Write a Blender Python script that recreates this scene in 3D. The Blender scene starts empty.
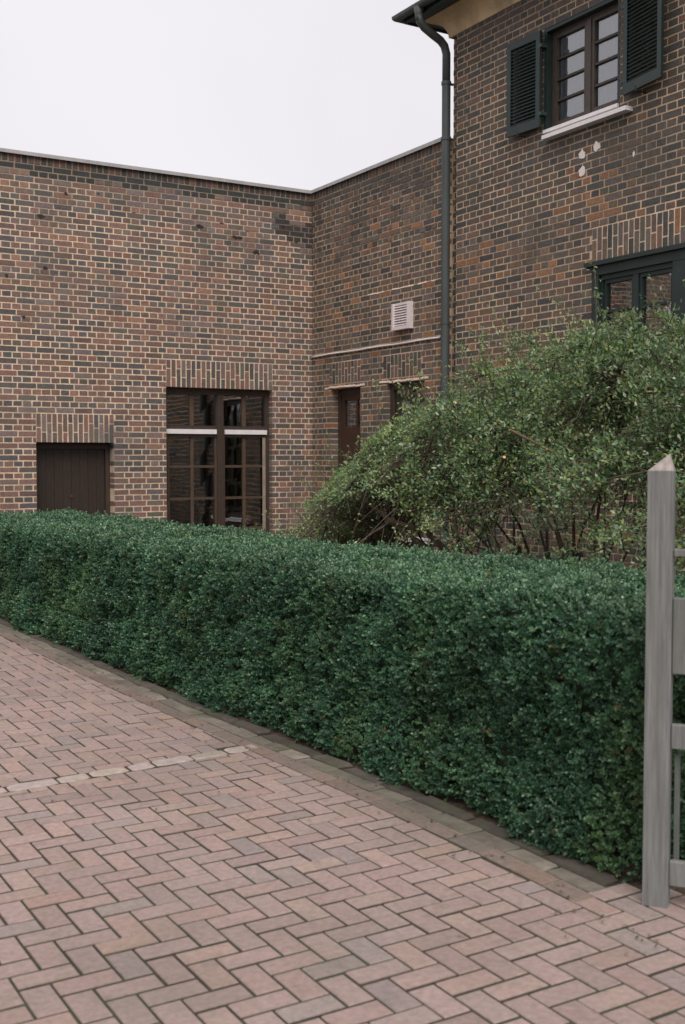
import bpy, bmesh, math, random
import numpy as np
from mathutils import Vector, noise
random.seed(7); rng = np.random.default_rng(11)
R = math.radians
scene = bpy.context.scene
COL = scene.collection
UP = np.array((0., 0., 1.))

# ------------------------------------------------------------------ helpers
class MB:
    """collects polygons with one colour per face and one material slot per face"""
    def __init__(s): s.v = []; s.f = []; s.c = []; s.m = []
    def poly(s, pts, c=(1, 1, 1), m=0):
        n = len(s.v); s.v.extend([tuple(p) for p in pts]); s.f.append(tuple(range(n, n + len(pts)))); s.c.append(c); s.m.append(m)
    def hexa(s, p, c=(1, 1, 1), m=0, skip=()):
        # p: 8 points, 0-3 bottom loop, 4-7 top loop (counter-clockwise from above)
        n = len(s.v); s.v.extend([tuple(q) for q in p])
        for i, q in enumerate(((3, 2, 1, 0), (4, 5, 6, 7), (0, 1, 5, 4), (1, 2, 6, 5), (2, 3, 7, 6), (3, 0, 4, 7))):
            if i in skip: continue
            s.f.append(tuple(n + k for k in q)); s.c.append(c); s.m.append(m)
    def box(s, x0, x1, y0, y1, z0, z1, c=(1, 1, 1), m=0):
        s.hexa(((x0, y0, z0), (x1, y0, z0), (x1, y1, z0), (x0, y1, z0), (x0, y0, z1), (x1, y0, z1), (x1, y1, z1), (x0, y1, z1)), c, m)
    def tube(s, pts, rad, c=(1, 1, 1), n=8, m=0, caps=True, capc=None):
        pts = [np.array(p, float) for p in pts]
        if not hasattr(rad, '__len__'): rad = [rad] * len(pts)
        rings = []; a = None
        for i, p in enumerate(pts):
            t = pts[min(i + 1, len(pts) - 1)] - pts[max(i - 1, 0)]; t = t / (np.linalg.norm(t) + 1e-9)
            if a is None:
                a = np.cross(t, UP if abs(t[2]) < .9 else np.array((1., 0, 0)))
            a = a - t * a.dot(t); a /= (np.linalg.norm(a) + 1e-9); b = np.cross(t, a)
            b0 = len(s.v)
            for k in range(n):
                w = 2 * math.pi * k / n
                s.v.append(tuple(p + rad[i] * (math.cos(w) * a + math.sin(w) * b)))
            rings.append(b0)
        for i in range(len(rings) - 1):
            for k in range(n):
                k2 = (k + 1) % n
                s.f.append((rings[i] + k, rings[i] + k2, rings[i + 1] + k2, rings[i + 1] + k)); s.c.append(c); s.m.append(m)
        if caps:
            s.f.append(tuple(rings[0] + k for k in reversed(range(n)))); s.c.append(capc or c); s.m.append(m)
            s.f.append(tuple(rings[-1] + k for k in range(n))); s.c.append(capc or c); s.m.append(m)
    def build(s, name, mats, parent=None, smooth=False, loc=None):
        me = bpy.data.meshes.new(name)
        off = np.array(loc if loc is not None else (0, 0, 0), float)
        v = np.array(s.v, float) - off
        me.from_pydata(v.tolist(), [], s.f)
        at = me.attributes.new('tint', 'FLOAT_COLOR', 'FACE')
        c = np.ones((len(s.f), 4), np.float32); c[:, :3] = np.array(s.c, np.float32).reshape(-1, 3)
        at.data.foreach_set('color', c.ravel())
        return finish(me, name, mats, parent, smooth, s.m, loc)

def finish(me, name, mats, parent, smooth, mi=None, loc=None):
    for m in (mats if isinstance(mats, (list, tuple)) else [mats]): me.materials.append(m)
    if mi is not None: me.polygons.foreach_set('material_index', np.array(mi, np.int32))
    if smooth: me.polygons.foreach_set('use_smooth', np.ones(len(me.polygons), bool))
    me.update()
    o = bpy.data.objects.new(name, me); COL.objects.link(o)
    if parent is not None: o.parent = parent
    if loc is not None: o.location = loc
    return o

def thing(name, label, cat, loc=(0, 0, 0), group=None):
    o = bpy.data.objects.new(name, None); COL.objects.link(o); o.location = loc; o.empty_display_size = .2
    o['label'] = label; o['category'] = cat
    if group: o['group'] = group
    return o
def child(mb, name, mats, parent, smooth=False):
    """build a part whose geometry is in world coordinates under a parent"""
    off = Vector((0, 0, 0)); p = parent
    while p is not None: off += Vector(p.location); p = p.parent
    o = mb.build(name, mats, parent, smooth)
    if off.length > 0: o.data.transform(__import__('mathutils').Matrix.Translation(-off))
    return o
def structure(o): o['kind'] = 'structure'; return o

# ------------------------------------------------------------------ materials
def mat(name, col=(.5, .5, .5), rough=.7, spec=.35, tint=True, var=.15, vscale=12., bump=.0, bscale=60., stretch=(1, 1, 1), metal=0., extra=None, trans=0.):
    m = bpy.data.materials.new(name); m.use_nodes = True; nt = m.node_tree; N = nt.nodes; L = nt.links
    b = N['Principled BSDF']; b.inputs['Roughness'].default_value = rough; b.inputs['Metallic'].default_value = metal
    b.inputs['Specular IOR Level'].default_value = spec
    geo = N.new('ShaderNodeNewGeometry')
    mp = N.new('ShaderNodeMapping'); mp.inputs['Scale'].default_value = stretch; L.new(geo.outputs['Position'], mp.inputs['Vector'])
    rgb = N.new('ShaderNodeRGB'); rgb.outputs[0].default_value = (*col, 1); cur = rgb.outputs[0]
    if tint:
        a = N.new('ShaderNodeAttribute'); a.attribute_name = 'tint'
        x = N.new('ShaderNodeMix'); x.data_type = 'RGBA'; x.blend_type = 'MULTIPLY'; x.inputs['Factor'].default_value = 1
        L.new(cur, x.inputs['A']); L.new(a.outputs['Color'], x.inputs['B']); cur = x.outputs['Result']
    if var > 0:
        n = N.new('ShaderNodeTexNoise'); n.inputs['Scale'].default_value = vscale; n.inputs['Detail'].default_value = 5; n.inputs['Roughness'].default_value = .65
        L.new(mp.outputs[0], n.inputs['Vector'])
        r = N.new('ShaderNodeMapRange'); r.inputs['From Min'].default_value = .28; r.inputs['From Max'].default_value = .72
        r.inputs['To Min'].default_value = 1 - var; r.inputs['To Max'].default_value = 1 + var; L.new(n.outputs['Fac'], r.inputs['Value'])
        x = N.new('ShaderNodeMix'); x.data_type = 'RGBA'; x.blend_type = 'MULTIPLY'; x.inputs['Factor'].default_value = 1; x.clamp_result = False
        L.new(cur, x.inputs['A']); L.new(r.outputs[0], x.inputs['B']); cur = x.outputs['Result']
    if extra: cur = extra(nt, mp, cur)
    L.new(cur, b.inputs['Base Color'])
    if bump > 0:
        n = N.new('ShaderNodeTexNoise'); n.inputs['Scale'].default_value = bscale; n.inputs['Detail'].default_value = 4; L.new(mp.outputs[0], n.inputs['Vector'])
        bp = N.new('ShaderNodeBump'); bp.inputs['Strength'].default_value = 1; bp.inputs['Distance'].default_value = bump
        L.new(n.outputs['Fac'], bp.inputs['Height']); L.new(bp.outputs[0], b.inputs['Normal'])
    if trans > 0:
        t = N.new('ShaderNodeBsdfTranslucent'); L.new(cur, t.inputs['Color']); mx = N.new('ShaderNodeMixShader'); mx.inputs[0].default_value = trans
        L.new(b.outputs[0], mx.inputs[1]); L.new(t.outputs[0], mx.inputs[2]); L.new(mx.outputs[0], N['Material Output'].inputs['Surface'])
    return m

def blotch(col, scale, lo, hi, amount, seed=0.):
    """patches of another colour (moss, dirt, stains) with their own outline"""
    def fn(nt, mp, cur):
        N = nt.nodes; L = nt.links
        n = N.new('ShaderNodeTexNoise'); n.noise_dimensions = '4D'; n.inputs['W'].default_value = seed; n.inputs['Scale'].default_value = scale; n.inputs['Detail'].default_value = 6; n.inputs['Roughness'].default_value = .6
        L.new(mp.outputs[0], n.inputs['Vector'])
        r = N.new('ShaderNodeMapRange'); r.inputs['From Min'].default_value = lo; r.inputs['From Max'].default_value = hi; r.inputs['To Max'].default_value = amount
        L.new(n.outputs['Fac'], r.inputs['Value'])
        x = N.new('ShaderNodeMix'); x.data_type = 'RGBA'; L.new(r.outputs[0], x.inputs['Factor']); L.new(cur, x.inputs['A']); x.inputs['B'].default_value = (*col, 1)
        return x.outputs['Result']
    return fn
def chain(*fs):
    def fn(nt, mp, cur):
        for f in fs: cur = f(nt, mp, cur)
        return cur
    return fn

M = {}
M['brick'] = mat('brick', (1, 1, 1), .82, .25, var=.26, vscale=26, bump=.003, bscale=70, extra=blotch((.05, .048, .045), 2.2, .56, .76, .4, 3.))
M['mortar'] = mat('mortar', (.70, .535, .395), .95, .1, tint=True, var=.22, vscale=7, bump=.003, bscale=90, extra=chain(blotch((.17, .15, .13), 1.1, .5, .68, .65, 5.), blotch((.10, .10, .095), 3., .6, .72, .6, 8.)))
M['paver'] = mat('paver', (1, 1, 1), .88, .2, var=.2, vscale=38, bump=.002, bscale=160, extra=chain(blotch((.125, .115, .095), 1.1, .50, .76, .5, 1.), blotch((.14, .125, .105), 7., .56, .74, .5, 6.), blotch((.33, .28, .25), 90, .58, .68, .5, 2.), blotch((.10, .09, .075), 55, .62, .70, .6, 9.)))
M['joint'] = mat('joint_sand', (.05, .045, .036), .95, .1, tint=False, var=.4, vscale=20, bump=.004, bscale=90, extra=blotch((.05, .065, .035), 2., .45, .6, .8, 4.))
M['stone'] = mat('pale_stone', (.37, .31, .28), .85, .25, var=.2, vscale=20, bump=.006, bscale=35)
M['kerb'] = mat('edging_stone', (.23, .20, .165), .9, .2, var=.3, vscale=10, bump=.005, bscale=40, extra=blotch((.075, .085, .045), 5., .50, .66, .6, 2.))
M['soil'] = mat('soil', (.075, .055, .04), 1., .1, tint=False, var=.45, vscale=25, bump=.02, bscale=30)
M['ground'] = mat('ground', (.13, .125, .11), .95, .15, tint=False, var=.3, vscale=.6, bump=.01, bscale=20)
M['leaf_box'] = mat('box_leaf', (1, 1, 1), .48, .45, var=.25, vscale=4., trans=.14)
M['leaf_shrub'] = mat('shrub_leaf', (1, 1, 1), .5, .4, var=.25, vscale=5., trans=.4)
M['twig'] = mat('twig_bark', (.075, .058, .042), .9, .2, var=.35, vscale=30, bump=.003, bscale=60)
M['wood'] = mat('weathered_wood', (.180, .182, .174), .8, .25, var=.34, vscale=9, bump=.003, bscale=30, stretch=(9, 9, .45), extra=chain(blotch((.14, .135, .12), 1.6, .48, .66, .75, 3.), blotch((.27, .265, .25), 2.4, .58, .7, .5, 6.)))
M['green'] = mat('dark_green_paint', (.017, .029, .027), .45, .4, tint=True, var=.2, vscale=5, extra=blotch((.08, .095, .085), 7., .6, .75, .4))
M['brown'] = mat('dark_brown_wood', (.052, .036, .027), .5, .4, tint=True, var=.3, vscale=14, stretch=(4, 4, .6))
M['tanbrown'] = mat('brown_window_wood', (.062, .048, .038), .5, .4, tint=True, var=.25, vscale=12)
M['white'] = mat('white_paint', (.74, .70, .70), .5, .4, tint=True, var=.08, vscale=9)
M['metal'] = mat('grey_sheet_metal', (.36, .35, .345), .5, .5, tint=True, var=.2, vscale=5)
M['pipe'] = mat('pipe_paint', (.062, .072, .070), .5, .4, tint=True, var=.25, vscale=4, stretch=(3, 3, .5), extra=blotch((.13, .12, .105), 6., .6, .72, .5))
M['cove'] = mat('tan_render', (.62, .46, .28), .85, .2, tint=True, var=.12, vscale=5, extra=blotch((.27, .20, .135), 2.2, .5, .68, .7))
M['tile'] = mat('roof_tile', (.10, .055, .045), .8, .2, var=.3, vscale=6)
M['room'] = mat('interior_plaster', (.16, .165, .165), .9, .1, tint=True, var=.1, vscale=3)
M['fabric'] = mat('curtain_fabric', (.70, .70, .76), .9, .1, tint=True, var=.06, vscale=8, trans=.3)
M['tar'] = mat('roof_felt', (.06, .06, .06), .9, .2, tint=False, var=.2)
M['petal'] = mat('petal', (1, 1, 1), .6, .3, var=.1, trans=.2)
M['clay'] = mat('terracotta', (.30, .14, .08), .8, .2, tint=False)

def glass():
    m = bpy.data.materials.new('window_glass'); m.use_nodes = True; nt = m.node_tree; N = nt.nodes; L = nt.links
    N.remove(N['Principled BSDF'])
    t = N.new('ShaderNodeBsdfTransparent'); t.inputs[0].default_value = (.82, .88, .87, 1)
    g = N.new('ShaderNodeBsdfGlossy'); g.inputs['Roughness'].default_value = .015; g.inputs[0].default_value = (.97, .99, 1, 1)
    fr = N.new('ShaderNodeFresnel'); fr.inputs['IOR'].default_value = 3.1
    geo = N.new('ShaderNodeNewGeometry'); n = N.new('ShaderNodeTexNoise'); n.inputs['Scale'].default_value = 3.; L.new(geo.outputs['Position'], n.inputs['Vector'])
    bp = N.new('ShaderNodeBump'); bp.inputs['Distance'].default_value = .0012; bp.inputs['Strength'].default_value = .5; L.new(n.outputs['Fac'], bp.inputs['Height']); L.new(bp.outputs[0], g.inputs['Normal'])
    mx = N.new('ShaderNodeMixShader'); L.new(fr.outputs[0], mx.inputs[0]); L.new(t.outputs[0], mx.inputs[1]); L.new(g.outputs[0], mx.inputs[2])
    L.new(mx.outputs[0], N['Material Output'].inputs['Surface']); return m
M['glass'] = glass()

# ------------------------------------------------------------------ brickwork
C = .078; J = .0175; WY = 14.85; WX = 8.363
PAL1 = [((.074, .068, .067), .20), ((.112, .077, .066), .26), ((.145, .088, .071), .20), ((.120, .093, .086), .18), ((.178, .102, .074), .05), ((.086, .075, .064), .11)]
PAL2 = [((.056, .054, .051), .22), ((.098, .075, .062), .30), ((.122, .079, .059), .18), ((.094, .079, .069), .17), ((.190, .098, .056), .05), ((.075, .066, .054), .10)]
def pick(pal, lo=.85, hi=1.17, g=1.45, ch=.045):
    r = random.random()
    for c, w in pal:
        r -= w
        if r <= 0: break
    k = random.uniform(lo, hi) * g
    return tuple(max(.01, x * k * random.uniform(1 - ch, 1 + ch)) for x in c)

class Wall:
    """a brick wall in the plane d=0; mp(u, d, z) gives the world point, d grows into the wall"""
    def __init__(s, mp, flip, pal, S=.25):
        s.mp = mp; s.flip = flip; s.pal = pal; s.S = S; s.mb = MB()
    def brick(s, mb, u0, u1, z0, z1, d=.0, depth=.05, c=None, jit=.0022):
        q = lambda: random.uniform(-jit, jit)
        t = random.uniform(-.0015, .0008); dd = d + t
        f = [(u0 + q(), dd + q() * .4, z0 + q()), (u1 + q(), dd + q() * .4, z0 + q()), (u1 + q(), dd + q() * .4, z1 + q()), (u0 + q(), dd + q() * .4, z1 + q())]
        b = [(u, d + depth, z) for u, _, z in f]
        P = [s.mp(*x) for x in (f[0], f[1], b[1], b[0], f[3], f[2], b[2], b[3])]
        c = c or pick(s.pal)
        if s.flip: P = [P[i] for i in (1, 0, 3, 2, 5, 4, 7, 6)]
        mb.hexa(P, c, 0, skip=(4,))
    def mbox(s, mb, u0, u1, d0, d1, z0, z1, c=(1, 1, 1), m=1):
        P = [s.mp(*x) for x in ((u0, d0, z0), (u1, d0, z0), (u1, d1, z0), (u0, d1, z0), (u0, d0, z1), (u1, d0, z1), (u1, d1, z1), (u0, d1, z1))]
        if s.flip: P = [P[i] for i in (1, 0, 3, 2, 5, 4, 7, 6)]
        mb.hexa(P, c, m)
    def lay(s, u0, u1, k0, k1, holes, d=0., fn=None, mc=(1, 1, 1), mfn=None):
        """holes: (u0,u1,z0,z1,is_opening)"""
        S = s.S; H = S / 2
        for k in range(k0, k1):
            z0 = k * C; z1 = z0 + C - J; zm = (z0 + z1) / 2
            cuts = sorted([h for h in holes if h[2] - 1e-4 < zm < h[3] + 1e-4])
            iv = []; a = u0
            for h in cuts:
                if h[0] > a: iv.append((a, h[0], a != u0 and lastop, h[4]))
                a = max(a, h[1]); lastop = h[4]
            if u1 > a: iv.append((a, u1, bool(cuts) and a != u0 and cuts[-1][4], False))
            w = S if k % 2 == 0 else H; ph = 0 if k % 2 == 0 else S / 4
            for a, b, opa, opb in iv:
                n = math.floor((a - ph) / w)
                while ph + n * w < b:
                    p0 = ph + n * w; p1 = p0 + w - J; n += 1
                    e0 = max(p0, a); e1 = min(p1, b)
                    if b - e1 < .03 and p1 <= b: e1 = b if b - e1 < .016 else e1
                    if e1 - e0 < .028: continue
                    if e0 - a < .05 and opa: e0 = a
                    if b - e1 < .05 and opb: e1 = b
                    deep = (opa and e0 - a < .02) or (opb and b - e1 < .02)
                    c = pick(s.pal); dd = d; jit = .0022
                    if fn:
                        r = fn((e0 + e1) / 2, zm, c)
                        if r is None: continue
                        c, dd2 = r; dd += dd2
                    s.brick(s.mb, e0, e1, z0, z1, dd, .24 if deep else .05, c)
        # mortar bed
        us = sorted({u0, u1, *[h[i] + (-.006 if i == 0 else .006) * (1 if h[4] else 0) for h in holes for i in (0, 1) if u0 < h[i] < u1]})
        zs = sorted({k0 * C - J / 2, k1 * C - J / 2, *[h[i] + (-.004 if i == 2 else .002) * (1 if h[4] else 0) for h in holes for i in (2, 3) if k0 * C < h[i] < k1 * C]})
        if mfn:
            def split(a, st):
                o = []
                for i in range(len(a) - 1):
                    n = max(1, int((a[i + 1] - a[i]) / st + .5)); o += [a[i] + (a[i + 1] - a[i]) * q / n for q in range(n)]
                return o + [a[-1]]
            us = split(us, .25); zs = split(zs, 2 * C)
        for i in range(len(us) - 1):
            for j in range(len(zs) - 1):
                um = (us[i] + us[i + 1]) / 2; zm = (zs[j] + zs[j + 1]) / 2
                if any(h[4] and h[0] < um < h[1] and h[2] < zm < h[3] for h in holes): continue
                s.mbox(s.mb, us[i], us[i + 1], d + .0032, d + .26, zs[j], zs[j + 1], tuple(x * (mfn(um, zm) if mfn else 1) for x in mc))
    def soldier(s, u0, u1, z0, z1, pitch=.0735, split=True, shade=1., thick=.26):
        """upright bricks over an opening: returns its own mesh"""
        mb = MB(); n = max(1, round((u1 - u0) / pitch)); p = (u1 - u0) / n; h = z1 - z0
        for i in range(n):
            a = u0 + i * p + J / 2; b = a + p - J
            cc = lambda: tuple(x * shade for x in pick(s.pal))
            if split:
                zz = [z0, z0 + h * (.345 if i % 2 else .655), z1]
                if random.random() < .12: zz[1] = z0 + h * .5
                for q in range(2): s.brick(mb, a, b, zz[q] + (J / 2 if q else .002), zz[q + 1] - (J / 2 if q == 0 else J), -.002, thick - .02 if q == 0 else .05, cc())
            else: s.brick(mb, a, b, z0, z1 - J / 2, -.002, .05, cc())
        s.mbox(mb, u0 + .001, u1 - .001, .0028, .255, z0 + .006, z1 - .006)
        return mb

# ================================================================== THE FLAT-ROOFED ANNEX
annex = thing('brick_annex', 'long flat-roofed brick building wing with brown windows behind the hedge', 'building', (5.8, WY, 0))
BM = [M['brick'], M['mortar']]
SPOTS = [(4.33, 4.72, .10, .04), (4.37, 4.06, .06, .04), (3.87, 3.92, .06, .03), (4.66, 5.05, .06, .03), (4.08, 3.41, .05, .03), (6.55, 4.82, .09, .04), (7.15, 4.72, .12, .05), (7.45, 4.55, .09, .05)]
def weather1(u, z, c):
    for (a, b, ru, rz) in SPOTS:
        if ((u - a) / ru) ** 2 + ((z - b) / rz) ** 2 < 1.3:
            return (tuple(.78 * x + .22 * y for x, y in zip(c, (.07, .06, .05))), 0)
    # soot under the coping and down the inner corner
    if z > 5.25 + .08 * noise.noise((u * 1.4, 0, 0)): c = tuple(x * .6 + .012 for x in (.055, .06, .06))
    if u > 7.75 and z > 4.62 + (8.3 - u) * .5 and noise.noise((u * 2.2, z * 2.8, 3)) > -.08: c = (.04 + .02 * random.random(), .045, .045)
    return c, 0
def mort1(u, z):
    k = 1 - .28 * max(0, noise.noise((u * .8, z * .8, 21)))
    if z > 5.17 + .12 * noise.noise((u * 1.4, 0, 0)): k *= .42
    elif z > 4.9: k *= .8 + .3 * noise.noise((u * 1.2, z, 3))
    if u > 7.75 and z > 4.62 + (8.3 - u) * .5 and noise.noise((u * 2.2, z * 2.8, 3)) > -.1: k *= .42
    for (a, b, ru, rz) in SPOTS:
        if abs(u - a) < ru + .09 and abs(z - b) < rz + .08: k *= .72
    return k
def mort2(u, z): return max(.3, .95 - .3 * max(0, noise.noise((u, z, 31))) - max(0, z - 4.6) * (.42 + .5 * noise.noise((u * 1.3, z * 1.9, 7))))
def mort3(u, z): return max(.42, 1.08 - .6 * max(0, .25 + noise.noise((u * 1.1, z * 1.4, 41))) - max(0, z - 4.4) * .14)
w1 = Wall(lambda u, d, z: (u, WY + d, z), False, PAL1)
D1 = (4.225, 5.285, -.2, 23 * C, True); W1 = (6.04, 7.69, .28, 33 * C, True)
L1 = (4.225, 5.285, 23 * C, 28 * C, False); LW = (6.04, 7.70, 33 * C, 38 * C, False)
w1.lay(1.0, 8.40, -2, 69, [D1, W1, L1, LW], fn=weather1, mfn=mort1)
for k in range(int(7.4 / .0835)):  # brick-on-edge course under the coping
    a = 1.0 + k * .0835
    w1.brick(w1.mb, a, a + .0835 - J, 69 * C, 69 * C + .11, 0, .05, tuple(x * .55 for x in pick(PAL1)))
w1.mbox(w1.mb, 1.0, 8.40, .0035, .26, 69 * C - J / 2 + .0005, 69 * C + .112, (.38, .39, .4))
for (a, b, ru, rz) in SPOTS + [(5.1, 5.1, .04, .02), (5.6, 4.9, .05, .015), (7.9, 4.95, .07, .02), (8.1, 4.75, .09, .018), (6.9, 4.9, .10, .012), (7.3, 4.83, .08, .012)]:
    n = 16; rg = []
    for k in range(n):
        w = 2 * math.pi * k / n; q = .75 + .9 * noise.noise((math.cos(w) * 1.4 + a * 5, math.sin(w) * 1.4, b * 3)); rg.append((a + ru * .6 * q * math.cos(w), WY - .0035, b + rz * .75 * q * math.sin(w)))
    w1.mb.poly(rg, random.choice(((.035, .03, .024), (.05, .037, .022), (.03, .03, .028))))
child(w1.mb, 'wall', BM, annex)
child(w1.soldier(L1[0], L1[1], L1[2], L1[3], .0711), 'lintel', BM, annex)
child(w1.soldier(LW[0], LW[1], LW[2], LW[3], .0755), 'lintel', BM, annex)

w2 = Wall(lambda u, d, z: (WX + d, u, z), True, PAL2)
DO = (13.49, 14.30, -.2, 33 * C, True); WO = (11.95, 12.815, 7 * C, 33 * C, True)
LD = (13.49, 14.345, 34 * C, 38 * C, False); LO = (12.02, 12.91, 34 * C, 38 * C, False)
def weather2(u, z, c):
    if z > 4.75 and noise.noise((u * 1.3, z * 1.9, 7)) + (z - 5.0) * .9 > .0: c = tuple(.45 * x + .55 * y for x, y in zip(c, (.05, .052, .052)))
    return c, random.choice((0, 0, 0, -.003, -.006)) if z > 4.4 else 0
w2.lay(11.445, WY - .002, -2, 69, [DO, WO, LD, LO], fn=weather2, mc=(.86, .82, .76), mfn=mort2)
for k in range(int((WY - 11.46) / .0835)):
    a = 11.46 + k * .0835
    w2.brick(w2.mb, a, a + .0835 - J, 69 * C, 69 * C + .11, 0, .05, tuple(x * .7 for x in pick(PAL2)))
w2.mbox(w2.mb, 11.445, WY - .002, .0035, .26, 69 * C - J / 2 + .0005, 69 * C + .112, (.45, .45, .45))
# open mortar joint running along the wall
for i in range(16):
    a = 11.7 + i * .1; z = 49 * C - J + .004 * random.uniform(-1, 1) - .0
    w2.mbox(w2.mb, a, a + .1, -.0015, .004, z - .003, z + .009 + .003 * random.random(), (1.5, 1.55, 1.6)) if random.random() < .8 else None
child(w2.mb, 'wall', BM, annex)
child(w2.soldier(LD[0], LD[1], LD[2], LD[3], .0855, thick=.06), 'lintel', BM, annex)
child(w2.soldier(LO[0], LO[1], LO[2], LO[3], .0855, thick=.06), 'lintel', BM, annex)
for (a, b) in ((13.38, 14.47), (11.86, 13.0)):
    mb = MB(); n = 9
    for i in range(n):
        u0 = a + (b - a) * i / n; u1 = a + (b - a) * (i + 1) / n; zz = 33.3 * C + random.uniform(-.006, .006)
        w2.mbox(mb, u0, u1, -.006 - .004 * random.random(), .004, zz - .010, zz + .012 + .008 * random.random(), (1.25, 1.3, 1.4), 0)
    child(mb, 'drip_ledge', [M['mortar']], annex)

# coping, roof and the unseen sides
mb = MB(); zc = 69 * C + .112
mb.poly  # noqa
def prism_path(mb, prof, path_fn, n_path, c=(1, 1, 1)):
    rows = [[path_fn(i, o, z) for (o, z) in prof] for i in range(n_path)]
    for i in range(n_path - 1):
        for k in range(len(prof) - 1):
            mb.poly((rows[i][k], rows[i][k + 1], rows[i + 1][k + 1], rows[i + 1][k]), c)
def cop_path(i, o, z):  # o = distance out of the wall faces
    return [(1.0, WY - o, z), (WX - o, WY - o, z), (WX - o, 11.56, z)][i]
prism_path(mb, [(-.27, zc), (.028, zc), (.034, zc - .022), (.040, zc - .022), (.040, zc + .024), (-.27, zc + .034), (-.27, zc)], cop_path, 3)
child(mb, 'coping', [M['metal']], annex)
mb = MB(); mb.box(1.0, 16, WY + .27, 24, 5.22, 5.30); mb.box(WX + .27, 16, 11.5, WY + .27, 5.22, 5.30); child(mb, 'roof', [M['tar']], annex)
mb = MB(); mb.box(1.0, 1.24, WY + .262, 24, -.2, 5.35, (.09, .07, .06)); mb.box(15.8, 16, 11.5, 24, -.2, 5.35, (.09, .07, .06)); mb.box(1.24, 15.8, 23.8, 24, -.2, 5.35, (.09, .07, .06)); child(mb, 'rear_wall', [M['brick']], annex)
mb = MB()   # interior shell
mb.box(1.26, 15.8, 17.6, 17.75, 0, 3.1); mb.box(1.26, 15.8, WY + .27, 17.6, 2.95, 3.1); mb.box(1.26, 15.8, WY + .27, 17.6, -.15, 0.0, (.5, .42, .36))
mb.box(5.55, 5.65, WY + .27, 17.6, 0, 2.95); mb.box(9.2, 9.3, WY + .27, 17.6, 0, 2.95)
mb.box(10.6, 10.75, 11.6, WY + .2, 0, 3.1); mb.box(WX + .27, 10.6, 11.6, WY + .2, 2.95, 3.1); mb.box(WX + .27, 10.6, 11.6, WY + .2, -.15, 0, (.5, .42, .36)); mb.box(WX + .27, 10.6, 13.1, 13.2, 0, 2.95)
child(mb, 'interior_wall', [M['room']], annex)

def frame_bars(mp, flip):
    mb = MB()
    def b(u0, u1, z0, z1, d0, d1, c=(1, 1, 1)):
        P = [mp(*x) for x in ((u0, d0, z0), (u1, d0, z0), (u1, d1, z0), (u0, d1, z0), (u0, d0, z1), (u1, d0, z1), (u1, d1, z1), (u0, d1, z1))]
        if flip: P = [P[i] for i in (1, 0, 3, 2, 5, 4, 7, 6)]
        mb.hexa(P, c)
    return mb, b
def pane_mesh(mp, rects, d):
    mb = MB()
    for (u0, u1, z0, z1) in rects:
        t = random.uniform(-.002, .002)
        q = [mp(u0, d + t, z0), mp(u1, d, z0), mp(u1, d + t, z1), mp(u0, d, z1)]
        mb.poly(q[::-1] if mp(1, 0, 0)[0] == mp(0, 0, 0)[0] else q)
    return mb

# boarded hatch in the left wall
mp = w1.mp
mb, b = frame_bars(mp, False)
b(4.228, 4.29, -.2, 1.79, .17, .25); b(5.22, 5.282, -.2, 1.79, .17, .25); b(4.29, 5.22, 1.71, 1.79, .17, .25)
door = child(mb, 'door', [M['brown']], annex)
mb, b = frame_bars(mp, False)
for i in range(8):
    u0 = 4.292 + i * .1158; b(u0, u0 + .1128, -.18, 1.708, .205 + .002 * (i % 2), .245, (.68 + .1 * random.random(),) * 3)
child(mb, 'board_panel', [M['brown']], door)
mb, b = frame_bars(mp, False); b(4.74, 4.765, 1.06, 1.09, .19, .206, (2, 2, 2)); child(mb, 'handle', [M['brown']], door)

# tall brown window in the left wall
u0, u1, z0, z1 = 6.04, 7.69, .28, 33 * C
mb, b = frame_bars(mp, False)
F = .06
b(u0 + .003, u0 + F, z0, z1 - .003, .10, .20); b(u1 - .055, u1 - .003, z0, z1 - .003, .10, .20); b(u0 + F, u1 - .055, z1 - F - .03, z1 - .003, .10, .20); b(u0 + F, u1 - .055, z0, z0 + F, .10, .20)
um = 6.905; b(um - .05, um + .05, z0 + F, z1 - F - .03, .092, .19)
zt = 1.96; b(u0 + F, um - .05, zt - .075, zt + .085, .105, .18); b(um + .05, u1 - .055, zt - .075, zt + .085, .105, .18)
win = child(mb, 'window', [M['brown']], annex)
for (a, c) in ((u0 + F - .03, um - .065), (um + .068, u1 - .045)):
    mb, b = frame_bars(mp, False); b(a, c, zt - .033, zt + .032, .075, .104); child(mb, 'transom_bar', [M['white']], win)
mb, b = frame_bars(mp, False); rects = []
zr = [z0 + F, .56, 1.01, 1.465, zt - .075]
for (a, c) in ((u0 + F, um - .05), (um + .05, u1 - .055)):
    h = (a + c) / 2 + .0
    for (q0, q1) in ((a, h), (h, c)):
        rects.append((q0, q1, zt + .085, z1 - F - .03))
        for i in range(4): rects.append((q0, q1, zr[i], zr[i + 1]))
    b(h - .022, h + .022, z0 + F, zt - .075, .125, .17, (1.7, 1.6, 1.45)); b(h - .028, h + .028, zt + .085, z1 - F - .03, .125, .17, (1.9, 1.7, 1.5))
    for z in zr[1:4]: b(a, c, z - .018, z + .018, .128, .168, (1.5, 1.45, 1.35))
    b(a, a + .03, z0 + F, zt - .075, .115, .172, (1.25, 1.2, 1.15)); b(c - .03, c, z0 + F, zt - .075, .115, .172, (1.45, 1.4, 1.3))
child(mb, 'glazing_bars', [M['brown']], win)
mb, b = frame_bars(mp, False); b(u1 - .105, u1 - .056, z0 + F, zt - .076, .108, .114, (4.6, 4.8, 4.6)); child(mb, 'stile', [M['tanbrown']], win)
mb, b = frame_bars(mp, False); child(pane_mesh(mp, rects, .15), 'pane', [M['glass']], win)
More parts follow.
